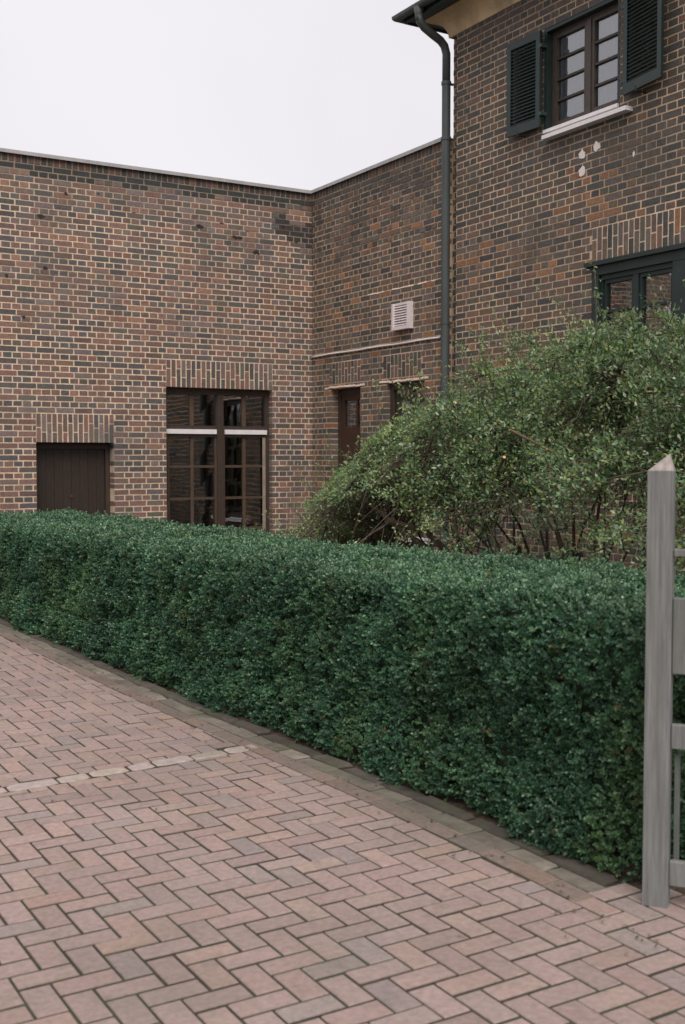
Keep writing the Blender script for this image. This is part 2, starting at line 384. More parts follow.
mb, b = frame_bars(mp, False); b(u0 + .003, u1 - .003, z0 - .06, z0 - .001, -.03, .2); child(mb, 'sill', [M['stone']], win)

# glazed door and window in the side wall
mp = w2.mp
mb, b = frame_bars(mp, True)
u0, u1, z1 = 13.493, 14.297, 33 * C - .003
b(u0, u0 + .07, 0, z1, .12, .2); b(u1 - .07, u1, 0, z1, .12, .2); b(u0 + .07, u1 - .07, z1 - .07, z1, .12, .2)
RD = (1.25, .85, .78)
b(u0 + .07, u0 + .15, 0, z1 - .07, .135, .18, RD); b(u1 - .15, u1 - .07, 0, z1 - .07, .135, .18, RD); b(u0 + .15, u1 - .15, z1 - .16, z1 - .07, .135, .18, RD); b(u0 + .15, u1 - .15, 0, 2.03, .14, .18, RD)
b(u0 + .30, u0 + .34, 2.03, z1 - .16, .14, .178, RD)
b(u0 + .2, u1 - .22, .3, 1.9, .132, .141, (1.15, .8, .72))
dr = child(mb, 'door', [M['brown']], annex)
child(pane_mesh(mp, [(u0 + .15, u0 + .30, 2.03, z1 - .16), (u0 + .34, u1 - .15, 2.03, z1 - .16)], .16), 'pane', [M['glass']], dr)
mb = MB(); mb.tube([mp(14.06, .08, 1.02), mp(13.96, .08, 1.02)], .011); mb.tube([mp(14.06, .08, 1.02), mp(14.06, .136, 1.02)], .011); child(mb, 'handle', [M['metal']], dr, True)
mb, b = frame_bars(mp, True); u0, u1, z0, z1 = 11.953, 12.812, 7 * C + .02, 33 * C - .003
b(u0, u0 + .07, z0, z1, .05, .13); b(u1 - .07, u1, z0, z1, .05, .13); b(u0 + .07, u1 - .07, z1 - .08, z1, .05, .13); b(u0 + .07, u1 - .07, z0, z0 + .08, .05, .13)
um = 12.33; b(um - .03, um + .03, z0 + .08, z1 - .08, .055, .12); b(u0 + .07, um - .03, 1.75, 1.80, .06, .11); b(um + .03, u1 - .07, 1.75, 1.80, .06, .11); b(u0 + .07, um - .03, 1.15, 1.2, .06, .11); b(um + .03, u1 - .07, 1.15, 1.2, .06, .11)
wi = child(mb, 'window', [M['brown']], annex)
child(pane_mesh(mp, [(u0 + .07, um - .03, z0 + .08, z1 - .08), (um + .03, u1 - .07, z0 + .08, z1 - .08)], .085), 'pane', [M['glass']], wi)
mb, b = frame_bars(mp, True); b(11.70, 13.08, z0 - .06, z0 - .002, -.07, .05); child(mb, 'sill', [M['white']], wi)
# vent and cable
mb, b = frame_bars(mp, True)
u0, u1, z0, z1 = 12.20, 12.60, 3.255, 3.60
PK = (1, .93, .92)
b(u0, u0 + .045, z0, z1, -.075, .0, PK); b(u1 - .045, u1, z0, z1, -.075, 0, PK); b(u0 + .045, u1 - .045, z0, z0 + .045, -.075, 0, PK); b(u0 + .045, u1 - .045, z1 - .03, z1, -.06, 0, PK); b(u0 + .045, u1 - .045, z0 + .045, z1 - .03, -.012, 0, (.5, .47, .47))
vent = child(mb, 'vent_grille', [M['white']], annex)
mb = MB()
for i in range(8):
    z = z0 + .055 + i * .033
    P = [mp(*x) for x in ((u0 + .045, -.062, z), (u1 - .045, -.062, z), (u1 - .045, -.056, z), (u0 + .045, -.056, z), (u0 + .045, -.035, z + .032), (u1 - .045, -.035, z + .032), (u1 - .045, -.029, z + .032), (u0 + .045, -.029, z + .032))]
    mb.hexa([P[i] for i in (1, 0, 3, 2, 5, 4, 7, 6)], PK)
child(mb, 'louvres', [M['white']], vent)
mb = MB(); pts = [(WX - .016, 11.59 + i * .13, 3.083 + 0.003 * math.sin(i * .7) + .0012 * random.uniform(-1, 1)) for i in range(25)] + [(WX - .016, WY - .016, 3.075)]
mb.tube(pts, .0135, (1, .95, .93), 6); child(mb, 'cable', [M['white']], annex, True)

# ================================================================== THE HOUSE
HB = 11.43
house = thing('brick_house', 'dark brick house with green louvred shutters and a tan cove under its eave', 'building', (WX, 8.0, 0))
hw = Wall(lambda u, d, z: (WX + d, u, z), True, PAL2, S=.258)
UW = (8.56, 9.70, 65 * C, 80 * C, True); LWN = (7.66, 8.93, 27 * C, 46 * C, True); LLN = (7.66, 8.93, 46 * C, 51 * C, False)
def brick_tone3(u, z, c):
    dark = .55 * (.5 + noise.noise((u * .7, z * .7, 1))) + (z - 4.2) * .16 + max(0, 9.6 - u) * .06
    if u > 11.29: dark += .6  # recessed strip beside the downpipe set darker than the face
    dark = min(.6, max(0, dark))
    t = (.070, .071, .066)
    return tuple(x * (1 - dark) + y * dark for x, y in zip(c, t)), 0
hw.lay(3.9, 11.29, -2, 86, [UW, LWN, LLN], fn=brick_tone3, mc=(.86, .82, .76), mfn=mort3)
hw.lay(11.29, HB, -2, 86, [], d=.055, fn=brick_tone3, mc=(.6, .6, .58))
hw.mbox(hw.mb, 11.2, HB - .002, .262, .5, 0, 6.6, (.4, .38, .36))
# return wall above the annex roof and far end
for k in range(67, 86):
    n = 0
    while n * .25 < 7:
        a = WX + .06 + n * .25 + (.125 if k % 2 else 0); n += 1
        hw.mb.box(a, a + .238, HB - .05, HB + .002, k * C, k * C + C - J, pick(PAL2), 0)
hw.mb.box(WX + .06, 15.6, HB - .24, HB - .006, 5.0, 6.7, (1, 1, 1), 1)
hw.mb.box(WX + .27, 15.6, 3.9, 4.15, -.2, 6.7, (.09, .07, .06), 0); hw.mb.box(15.4, 15.6, 4.15, HB - .25, -.2, 6.7, (.09, .07, .06), 0)
child(hw.mb, 'wall', BM, house)
child(hw.soldier(*LLN[:4], .0747), 'lintel', BM, house)
mb = MB()
mb.box(10.2, 10.35, 4.2, HB - .3, 0, 6.7); mb.box(WX + .27, 10.2, 4.2, HB - .3, 6.5, 6.65); mb.box(WX + .27, 10.2, 4.2, HB - .3, 4.2, 4.3); mb.box(WX + .27, 10.2, 4.2, HB - .3, 1.0, 1.1, (.6, .5, .4))
child(mb, 'interior_wall', [M['room']], house)
# eave
def eave(i, o, z): return [(WX - o, 3.6, z), (WX - o, HB + o, z), (15.9, HB + o, z)][i]
prof = [(-.01, 6.675), (.012, 6.68)] + [(.012 + .23 * (1 - math.cos(t)), 6.68 + .225 * math.sin(t)) for t in np.linspace(.12, math.pi / 2, 9)]
mb = MB(); prism_path(mb, prof, eave, 3); child(mb, 'cove', [M['cove']], house, True)
mb = MB(); prism_path(mb, [(.23, 6.909), (.375, 6.915), (.375, 6.897), (.40, 6.897), (.40, 7.03), (.23, 7.03)], eave, 3); child(mb, 'fascia', [M['green']], house)
mb = MB(); prism_path(mb, [(.403 + .055 - .055 * math.cos(t), 6.985 - .055 * math.sin(t)) for t in np.linspace(0, math.pi, 9)] + [(.513, 6.998), (.503, 6.998)], eave, 3); gut = child(mb, 'gutter', [M['pipe']], house, False)
mb = MB(); ov = .44; rz = 7.035
A = (WX - ov, 3.6, rz); B = (WX - ov, HB + ov, rz); Cc = (15.9, HB + ov, rz); D = (15.9, 3.6, rz); r1 = (12.1, 7.4, 10.1); r2 = (12.1, 7.6, 10.1)
for q in ((A, B, r2, r1), (B, Cc, r2), (Cc, D, r1, r2), (D, A, r1)):
    mb.poly(q); mb.poly([(x, y, z - .06) for x, y, z in reversed(q)])
for p, q in ((A, B), (B, Cc), (Cc, D), (D, A)): mb.poly([(p[0], p[1], p[2] - .06), (q[0], q[1], q[2] - .06), q, p][::-1])
child(mb, 'roof', [M['tile']], house)
# downpipe with swan neck
px, py = WX - .072, 11.405
mb = MB(); gx, gy = WX - .458, 11.43
mb.tube([(gx, gy, 6.955), (gx, gy, 6.87), (gx + .01, gy, 6.80)], [.066, .05, .046], n=12)
mb.tube([(gx, gy, 6.87), (gx + .015, gy, 6.80), (gx + .07, gy - .004, 6.735), (gx + .18, gy - .012, 6.675), (gx + .30, gy - .02, 6.615), (px - .03, py, 6.56), (px, py, 6.47), (px, py, 6.1)], .050, n=14)
mb.tube([(px, py, 6.12), (px, py, 4.6), (px, py, 3.2)], .053, n=16, caps=False); mb.tube([(px, py, 3.26), (px, py, 1.6), (px, py, .0)], .055, n=16, caps=False)
dp = child(mb, 'downpipe', [M['pipe']], house, True)
for z in (6.12, 5.46, 3.24, 1.3):
    mb = MB(); mb.tube([(px, py, z - .02), (px, py, z + .02)], .061, n=14); mb.box(px + .03, WX + .03, py - .012, py + .012, z - .012, z + .012); child(mb, 'pipe_bracket', [M['pipe']], dp)

# upstairs window
mp = hw.mp
u0, u1, z0, z1 = 8.563, 9.697, 65 * C + .07, 80 * C - .004
mb, b = frame_bars(mp, True)
b(u0, u0 + .055, z0, z1, .09, .17); b(u1 - .055, u1, z0, z1, .09, .17); b(u0 + .055, u1 - .055, z1 - .06, z1, .09, .17); b(u0 + .055, u1 - .055, z0, z0 + .055, .09, .17)
um = 9.10
wu = child(mb, 'window', [M['tanbrown']], house)
mb, b = frame_bars(mp, True); rects = []
b(um - .035, um + .035, z0 + .055, z1 - .06, .082, .16)
for (a, c) in ((u0 + .055, um - .035), (um + .035, u1 - .055)):
    b(a, a + .04, z0 + .055, z1 - .06, .095, .15); b(c - .04, c, z0 + .055, z1 - .06, .095, .15); b(a + .04, c - .04, z0 + .055, z0 + .10, .095, .15); b(a + .04, c - .04, z1 - .105, z1 - .06, .095, .15)
    zz = np.linspace(z0 + .10, z1 - .105, 5)
    for i in range(4):
        rects.append((a + .04, c - .04, zz[i], zz[i + 1]))
        if i: b(a + .04, c - .04, zz[i] - .012, zz[i] + .012, .10, .145, (.75, .7, .7))
child(mb, 'sash', [M['tanbrown']], wu); child(pane_mesh(mp, rects, .125), 'pane', [M['glass']], wu)
mb, b = frame_bars(mp, True); b(u1 - .001, u1 + .002, z0, z1, .0, .1); b(u0, u1, z1 + .0005, z1 + .003, -.0, .1); b(u1 - .03, u1 - .002, z0, z1, .004, .089); b(u0 + .002, u0 + .03, z0, z1, .004, .089); b(u0 + .03, u1 - .03, z1 - .035, z1 - .001, .004, .089)
child(mb, 'lining', [M['green']], wu)
mb, b = frame_bars(mp, True); b(u0 + .004, u1 - .004, z0 - .024, z0 + .012, -.02, .11); b(8.37, 9.62, 65 * C - .045, 65 * C - .003, -.10, .02); child(mb, 'sill', [M['white']], wu)

# louvred shutters: each folded back against the wall
def shutter(ua, ub, z0, z1, hinge_low, ang):
    """ua<ub along the wall; opened flat except for a small angle about the hinge"""
    hu = ua if hinge_low else ub
    def m(u, d, z):
        r = abs(u - hu); return (WX - .035 + d * math.cos(ang) - r * math.sin(ang), hu + (1 if hinge_low else -1) * (r * math.cos(ang)) + 0, z)
    mb, b = frame_bars(m, True); st = .062
    b(ua, ua + st, z0, z1, -.04, -.004); b(ub - st, ub, z0, z1, -.04, -.004); b(ua + st, ub - st, z0, z0 + .10, -.04, -.004); b(ua + st, ub - st, z1 - .08, z1, -.04, -.004)
    sh = child(mb, 'shutter', [M['green']], house)
    mb = MB(); n = 22; za, zb = z0 + .105, z1 - .085
    for i in range(n):
        z = za + (zb - za) * i / n; hh = (zb - za) / n
        P = [m(*x) for x in ((ua + st, -.038, z), (ub - st, -.038, z), (ub - st, -.032, z), (ua + st, -.032, z), (ua + st, -.012, z + hh * .98), (ub - st, -.012, z + hh * .98), (ub - st, -.006, z + hh * .98), (ua + st, -.006, z + hh * .98))]
        mb.hexa([P[i] for i in (1, 0, 3, 2, 5, 4, 7, 6)])
    child(mb, 'louvres', [M['green']], sh)
    for z in (z0 + .14, z1 - .16):
        mb = MB(); p = m(hu, -.03, z); mb.box(p[0] - .012, WX + .01, p[1] - .03, p[1] + .03, z - .018, z + .018, (1.8, 1.8, 1.8)); child(mb, 'hinge', [M['green']], sh)
    mb = MB(); p = m((ua + ub) / 2 + .05, -.02, z0); mb.tube([(WX, p[1], z0 - .03), (p[0] - .05, p[1], z0 - .03), (p[0] - .055, p[1], z0 + .015)], .008); child(mb, 'shutter_catch', [M['green']], sh)
shutter(9.69, 10.215, 5.185, 6.21, True, R(3))
shutter(7.84, 8.44, 5.185, 6.21, False, R(9))

# downstairs window in dark green
u0, u1, z0, z1 = 7.663, 8.927, 27 * C + .02, 46 * C - .004
mb, b = frame_bars(mp, True)
b(u0, u0 + .16, z0, z1 - .11, .0, .13); b(u1 - .10, u1, z0, z1 - .11, .0, .13); b(u0, u1, z1 - .11, z1, -.005, .13); b(u0 - .04, u1 + .07, z1 - .015, z1 + .03, -.05, -.003); b(u0 + .16, u1 - .10, z1 - .16, z1 - .11, .03, .13); b(u0 + .16, u1 - .10, z0, z0 + .07, .03, .13)
b(u1 - .13, u1 - .10, z0, z1 - .16, .03, .13); b(u0 + .16, u0 + .19, z0, z1 - .16, .03, .13)
wl = child(mb, 'window', [M['green']], house)
mb, b = frame_bars(mp, True); rects = []; um = 8.335
b(um - .035, um + .035, z0 + .07, z1 - .16, .035, .12)
for (a, c) in ((u0 + .19, um - .035), (um + .035, u1 - .13)):
    b(a, a + .035, z0 + .07, z1 - .16, .05, .11); b(c - .035, c, z0 + .07, z1 - .16, .05, .11); b(a + .035, c - .035, z1 - .20, z1 - .16, .05, .11); b(a + .035, c - .035, z0 + .07, z0 + .12, .05, .11)
    zz = np.linspace(z0 + .12, z1 - .20, 5)
    for i in range(4):
        rects.append((a + .035, c - .035, zz[i], zz[i + 1]))
        if i: b(a + .035, c - .035, zz[i] - .014, zz[i] + .014, .055, .105)
child(mb, 'sash', [M['green']], wl); child(pane_mesh(mp, rects, .08), 'pane', [M['glass']], wl)
mb, b = frame_bars(mp, True); b(u0 - .06, u1 + .06, 27 * C - .04, 27 * C + .016, -.07, .03); child(mb, 'sill', [M['stone']], wl)

# white filler patches on the brick
for (y, z, ry, rz) in ((9.09, 4.76, .047, .052), (9.085, 4.585, .045, .056), (8.87, 4.79, .042, .05), (8.35, 4.60, .012, .028)):
    mb = MB(); n = 22; ring = []
    for k in range(n):
        w = 2 * math.pi * k / n; q = 1 + .55 * noise.noise((math.cos(w) * 1.7 + y * 7, math.sin(w) * 1.7, z * 5)); ring.append((WX - .004, y - ry * q * math.cos(w), z + rz * q * math.sin(w)))
    back = [(WX + .006, p[1], p[2]) for p in ring]
    mb.poly(ring[::-1] if False else ring, (1, .95, .9))
    for k in range(n): mb.poly((back[k], back[(k + 1) % n], ring[(k + 1) % n], ring[k]), (1, .95, .9))
    child(mb, 'filler_patch', [M['white']], house)

# ------------------------------------------------------------------ things behind the panes
def curtain(name, label, p, q, z0, z1, amp, waves, col, cat='curtain'):
    p = np.array(p); q = np.array(q); n = waves * 8; d = q - p; L = np.linalg.norm(d); nrm = np.array((-d[1], d[0])) / L
    mb = MB(); pts = []
    for i in range(n + 1):
        t = i / n; o = amp * math.sin(t * waves * 2 * math.pi + .6 * math.sin(t * 9)); pts.append(p + d * t + nrm * o)
    for i in range(n): mb.poly([(*pts[i], z0), (*pts[i + 1], z0), (*pts[i + 1], z1), (*pts[i], z1)], col)
    o = mb.build(name, [M['fabric']], None, True); o['label'] = label; o['category'] = cat
curtain('net_curtain', 'pale net curtain behind the shuttered upstairs window', (WX + .15, 8.62), (WX + .15, 9.64), 5.12, 6.2, .006, 14, (1.36, 1.33, 1.38))
curtain('curtain', 'added tan curtain standing in for reflected brick behind the panes of the dark green downstairs window', (WX + .125, 7.80), (WX + .125, 8.56), 2.15, 3.5, .005, 9, (1.18, 1.0, .74))  # added; its tan imitates brickwork reflected in the glass
curtain('blind', 'yellowish blind behind the side wall window beside the downpipe', (WX + .10, 12.03), (WX + .10, 12.74), .65, 2.52, .002, 12, (1.2, 1.0, .66), 'blind')

def slat_blind(name, label, x, y0, y1, z0, z1, col):
    mb = MB(); z = z0
    while z < z1:
        mb.hexa([(x, y0, z), (x + .003, y0, z), (x + .003, y1, z), (x, y1, z), (x + .012, y0, z + .03), (x + .015, y0, z + .03), (x + .015, y1, z + .03), (x + .012, y1, z + .03)][::1], col); z += .036
    o = mb.build(name, [M['fabric']]); o['label'] = label; o['category'] = 'blind'
slat_blind('slatted_blind', 'grey slatted blind in the glazed top of the brown side wall door', WX + .172, 13.62, 14.17, 2.02, 2.42, (1.3, 1.32, 1.22))
# potted flower and cabinet inside the tall window
pl = thing('potted_plant', 'potted plant with pale blossoms behind the tall brown window', 'plant', (6.70, 15.125, .52))
mb = MB(); mb.tube([(6.70, 15.125, .521), (6.70, 15.125, .70)], [.06, .085], n=14); child(mb, 'pot', [M['clay']], pl, True)
mb = MB(); fl = MB()
for i in range(90):
    a = random.uniform(0, 6.28); r = .17 * math.sqrt(random.random()); z = .70 + random.random() * .42
    p = np.array((6.72 + r * math.cos(a), 15.125 + r * .42 * math.sin(a), z)); t = rng.normal(size=3); t /= np.linalg.norm(t); s_ = np.cross(t, rng.normal(size=3)); s_ /= np.linalg.norm(s_)
    mb.poly([p - t * .045, p + s_ * .018, p + t * .045, p - s_ * .018], (.12, .24 * random.uniform(.6, 1.4), .08))
    if i < 34:
        q = p * 1 + np.array((0, -.015, -.02 + .05 * random.random())); t2 = np.array((random.uniform(-1, 1), -.3, random.uniform(-1, 1))); t2 /= np.linalg.norm(t2); s2 = np.cross(t2, (0, 1, 0)); 
        fl.poly([q - t2 * .028, q + s2 * .026, q + t2 * .028, q - s2 * .026], random.choice(((.8, .66, .5), (.8, .72, .62), (.75, .45, .38))))
for i in range(7): mb.tube([(6.70, 15.125, .68), (6.70 + random.uniform(-.1, .1), 15.125, .85), (6.72 + random.uniform(-.15, .15), 15.11, 1.05)], .004, (.06, .09, .04), 5)
child(mb, 'leaves', [M['leaf_shrub']], pl); child(fl, 'blossoms', [M['petal']], pl)
mb = MB(); mb.box(6.1, 7.0, 15.03, 15.26, .46, .52, (1, 1, 1)); mb.box(6.15, 6.2, 15.05, 15.24, 0, .46); mb.box(6.9, 6.95, 15.05, 15.24, 0, .46)
tb = mb.build('bench', [M['brown']]); tb['label'] = 'low dark bench carrying the potted plant behind the tall brown window'; tb['category'] = 'bench'
cb = thing('cabinet', 'blue cabinet with a white top seen low through the tall brown window', 'cabinet', (7.35, 15.75, 0))
mb = MB(); mb.box(6.98, 7.9, 15.5, 16.0, 0, .80, (.10, .16, .42)); child(mb, 'body', [M['white']], cb)
mb = MB(); mb.box(6.95, 7.93, 15.46, 16.03, .80, .85); child(mb, 'top', [M['white']], cb)

# ================================================================== GROUND
mb = MB(); mb.poly([(-400, -400, -.03), (400, -400, -.03), (400, 400, -.03), (-400, 400, -.03)]); structure(mb.build('ground', [M['ground']]))
def he(y):  # the hedge's front line at the ground
    ys = [-5, 3.0, 3.6, 4.45, 5.56, 6.79, 8.64, 11.5, 16]; xs = [3.11, 3.11, 3.12, 3.10, 3.05, 2.99, 2.945, 2.886, 2.80]
    return float(np.interp(y, ys, xs))
def clip(poly, n, d):  # keep n.x <= d
    out = []
    for i in range(len(poly)):
        a = poly[i]; b = poly[(i + 1) % len(poly)]; da = n[0] * a[0] + n[1] * a[1] - d; db = n[0] * b[0] + n[1] * b[1] - d
        if da <= 0: out.append(a)
        if da * db < 0: t = da / (da - db); out.append((a[0] + (b[0] - a[0]) * t, a[1] + (b[1] - a[1]) * t))
    return out
def area(p): return .5 * abs(sum(p[i][0] * p[(i + 1) % len(p)][1] - p[(i + 1) % len(p)][0] * p[i][1] for i in range(len(p))))
def slab(mb, poly, z, c, inset=.0035, ch=.0035, tilt=.0035, wob=0., depth=.05):
    cx = sum(p[0] for p in poly) / len(poly); cy = sum(p[1] for p in poly) / len(poly)
    tx, ty = random.gauss(0, tilt), random.gauss(0, tilt); n = len(poly)
    if sum(poly[i][0] * poly[(i + 1) % n][1] - poly[(i + 1) % n][0] * poly[i][1] for i in range(n)) < 0: poly = poly[::-1]
    zf = lambda x, y: z + (x - cx) * tx + (y - cy) * ty
    o = []; t = []
    for x, y in poly:
        x += random.uniform(-wob, wob); y += random.uniform(-wob, wob)
        d = math.hypot(x - cx, y - cy) + 1e-6; k = 1 - inset * 1.4 / d; xi = cx + (x - cx) * k; yi = cy + (y - cy) * k
        o.append((x, y, zf(x, y) - ch)); t.append((xi, yi, zf(xi, yi)))
    mb.poly(t, c)
    for i in range(n):
        j = (i + 1) % n; mb.poly((o[i], o[j], t[j], t[i]), c); mb.poly(((o[i][0], o[i][1], z - depth), (o[j][0], o[j][1], z - depth), o[j], o[i]), tuple(x * .6 for x in c))
PP = [((.318, .234, .207), .44), ((.306, .230, .207), .30), ((.330, .237, .205), .16), ((.278, .221, .203), .08), ((.332, .234, .194), .02)]
JP = .0095
def strip_y(x): return 5.322 + .08 * x
mb = MB(); w = .1
x0, y0 = 1.583, 3.177
for a in range(-60, 120):
    for b_ in range(-40, 80):
        ox = x0 + a * w + 2 * b_ * w; oy = y0 - a * w + 2 * b_ * w
        for horiz in (True, False):
            if horiz: P = [(ox, oy - w), (ox + 2 * w, oy - w), (ox + 2 * w, oy), (ox, oy)]
            else: P = [(ox, oy - 3 * w), (ox + w, oy - 3 * w), (ox + w, oy - w), (ox, oy - w)]
            cx = sum(p[0] for p in P) / 4; cy = sum(p[1] for p in P) / 4
            if not (-2.6 < cx < 3.2 and -1.5 < cy < 14.0): continue
            g = JP / 2 + random.uniform(-.0008, .0012)
            P = [(p[0] + (g if p[0] < cx else -g), p[1] + (g * 1.5 if p[1] < cy else -g * 1.5)) for p in P]
            lim = he(cy) - .325 if cy > 3.05 else 9
            ang = (he(cy + .05) - he(cy - .05)) / .1
            if cy > 3.05: P = clip(P, (1, -ang), lim - ang * cy)
            if len(P) < 3: continue
            if cy > strip_y(cx) + .05: P = clip(P, (.08, -1), -(5.322 + .108))
            else: P = clip(P, (-.08, 1), 5.322 - .004)
            if len(P) < 3 or area(P) < .0012: continue
            sink = .002 * noise.noise((cx * .9, cy * .9, 0))
            c = pick(PP, .92, 1.08, 1, .018); k = 1
            if random.random() < .03: k = .88
            k *= .96 + .16 * noise.noise((cx * .55, cy * .55, 4))
            slab(mb, P, sink + random.gauss(0, .0011), tuple(x * k for x in c))
structure(mb.build('pavement', [M['paver']]))
mb = MB(); mb.poly([(-2.6, -1.5, -.0046), (he(3) - .06, -1.5, -.0046), (he(3) - .06, 3, -.0046), (he(5) - .08, 5, -.0046), (he(8.6) - .08, 8.6, -.0046), (he(14) - .08, 14, -.0046), (-2.6, 14, -.0046)]); structure(mb.build('joint_sand', [M['joint']]))
# row of pavers laid along the hedge, then low edging stones
mb = MB(); y = 3.02
while y < 14:
    l = .2; g = .003
    e0, e1 = he(y), he(y + l)
    P = [(e0 - .319, y + g), (e0 - .224, y + g), (e1 - .224, y + l - g), (e1 - .319, y + l - g)]; y += l
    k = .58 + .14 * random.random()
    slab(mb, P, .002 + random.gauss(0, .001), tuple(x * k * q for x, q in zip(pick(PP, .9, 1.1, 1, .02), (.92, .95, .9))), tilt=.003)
structure(mb.build('border_pavers', [M['paver']]))
mb = MB(); y = 3.05
while y < 14:
    l = random.uniform(.15, .30); e0, e1 = he(y), he(y + l)
    P = [(e0 - .216, y + .004), (e0 - .125 + random.uniform(-.01, .01), y + .006), (e1 - .125 + random.uniform(-.01, .01), y + l - .006), (e1 - .216, y + l - .004)]; y += l
    k = random.choice((.6, .66, .72, .8, .95)); slab(mb, P, .004 + random.gauss(0, .0012), (k, k, k), inset=.008, ch=.006, tilt=.007, wob=.005)
y = 3.1
while y < 14:
    l = random.uniform(.22, .4); e0, e1 = he(y), he(y + l)
    P = [(e0 - .115, y + .006), (e0 - .03, y + .01), (e1 - .03, y + l - .01), (e1 - .115, y + l - .006)]; y += l
    slab(mb, P, .006 + random.gauss(0, .004), (random.uniform(.28, .45),) * 3, inset=.014, ch=.014, tilt=.02, wob=.005, depth=.08)
structure(mb.build('edging', [M['kerb']]))
# pale stone row across the drive
mb = MB(); x = -2.5
while x < 2.74:
    l = random.uniform(.12, .27); l = min(l, 2.80 - x); n = 12; P = []
    wd = random.uniform(.046, .054); yo = random.uniform(-.006, .006)
    for (s, e) in ((0, 1), (1, 0)):
        m_ = 6
        for i in range(m_):
            t = i / (m_ - 1); xx = x + .005 + (l - .01) * (t if s == 0 else 1 - t); edge = wd * (1 - .25 * abs(2 * t - 1) ** 6)
            yy = strip_y(xx) + .052 + yo + (-edge if s == 0 else edge) + .011 * noise.noise((xx * 19, s * 5., 2)); P.append((xx, yy))
    k = random.uniform(.78, 1.1); slab(mb, P, .004 + random.gauss(0, .002), (k, k * random.uniform(.95, 1.0), k * random.uniform(.92, 1)), inset=.008, ch=.007, tilt=.012, wob=.001); x += l
structure(mb.build('stone_strip', [M['stone']]))
mb = MB()
n1, n2 = 40, 24
gr = {}
for i in range(n1 + 1):
    for j in range(n2 + 1):
        y = 2.6 + (WY - 2.6) * i / n1; x = he(y) - .10 + (8.5 - he(y) + .1) * j / n2
        gr[i, j] = (x, y, (.0 if j else -.02) + .02 * noise.noise((x * 2, y * 2, 0)))
for i in range(n1):
    for j in range(n2): mb.poly((gr[i, j], gr[i, j + 1], gr[i + 1, j + 1], gr[i + 1, j]))
structure(mb.build('garden_soil', [M['soil']], None, True))

# ================================================================== FOLIAGE
def leaves_mesh(name, P, T, Nn, L, Wd, col, m, parent, off=(0, 0, 0), fold=.25):
    """one folded rhombus-like leaf for each row: P base, T direction, Nn leaf normal"""
    n = len(P)
    T = T / (np.linalg.norm(T, axis=1, keepdims=True) + 1e-9)
    S = np.cross(T, Nn); S /= (np.linalg.norm(S, axis=1, keepdims=True) + 1e-9); Nn = np.cross(S, T)
    L = L[:, None]; Wd = Wd[:, None]
    tip = P + T * L; mid = P + T * L * .5
    a = mid + S * Wd * .5 + Nn * Wd * fold - T * L * .04; b = mid - S * Wd * .5 + Nn * Wd * fold - T * L * .04
    V = np.stack((P, a, tip, b), 1).reshape(-1, 3) - np.array(off)
    me = bpy.data.meshes.new(name); me.vertices.add(4 * n); me.vertices.foreach_set('co', V.astype(np.float32).ravel())
    idx = np.arange(n)[:, None] * 4; tri = np.concatenate((idx + np.array((0, 1, 2)), idx + np.array((0, 2, 3))), 1).ravel()
    me.loops.add(6 * n); me.loops.foreach_set('vertex_index', tri.astype(np.int32)); me.polygons.add(2 * n)
    me.polygons.foreach_set('loop_start', (np.arange(2 * n) * 3).astype(np.int32))
    me.update(calc_edges=True)
    at = me.attributes.new('tint', 'FLOAT_COLOR', 'FACE'); c = np.ones((2 * n, 4), np.float32); c[:, :3] = np.repeat(col, 2, axis=0); at.data.foreach_set('color', c.ravel())
    return finish(me, name, [m], parent, False)
def unit(v): return v / (np.linalg.norm(v, axis=-1, keepdims=True) + 1e-9)

# ---- clipped box hedge
hedge = thing('hedge', 'long clipped box hedge with small dark leaves along the paved drive', 'hedge', (3.7, 8.0, 0))
HY0, HY1, HXB, HH0 = 3.0, 13.6, 4.30, 1.022
def hsurf(y, s):
    """s in 0..1 runs up the front, over the top and down the back; returns point, outward normal"""
    xf = he(y); W_ = HXB - xf; HH = HH0 - .0105 * max(0, y - 4.5); r = .13; per = (HH - r) + math.pi / 2 * r + (W_ - 2 * r) + math.pi / 2 * r + (HH - r); q = s * per
    if q < HH - r: p = (xf, q); n = (-1, 0)
    elif q < HH - r + math.pi / 2 * r: a = (q - HH + r) / r; p = (xf + r - r * math.cos(a), HH - r + r * math.sin(a)); n = (-math.cos(a), math.sin(a))
    else:
        q2 = q - (HH - r + math.pi / 2 * r)
        if q2 < W_ - 2 * r: p = (xf + r + q2, HH); n = (0, 1)
        else:
            q3 = q2 - (W_ - 2 * r)
            if q3 < math.pi / 2 * r: a = q3 / r; p = (HXB - r + r * math.sin(a), HH - r + r * math.cos(a)); n = (math.sin(a), math.cos(a))
            else: p = (HXB, HH - r - (q3 - math.pi / 2 * r)); n = (1, 0)
    return p, n, per
def hdisp(x, y, z):
    d = .065 * noise.noise((x * 1.1, y * 1.1, z * 1.1)) + .065 * noise.noise((x * 2.7 + 9, y * 2.7, z * 2.7)) + .050 * noise.noise((x * 6, y * 6, z * 6 + 5))
    d -= .085 * noise.voronoi((x * 7.5, y * 7.5, z * 7.5))[0][0] - .02
    return d
P = []; Nr = []; SC = []
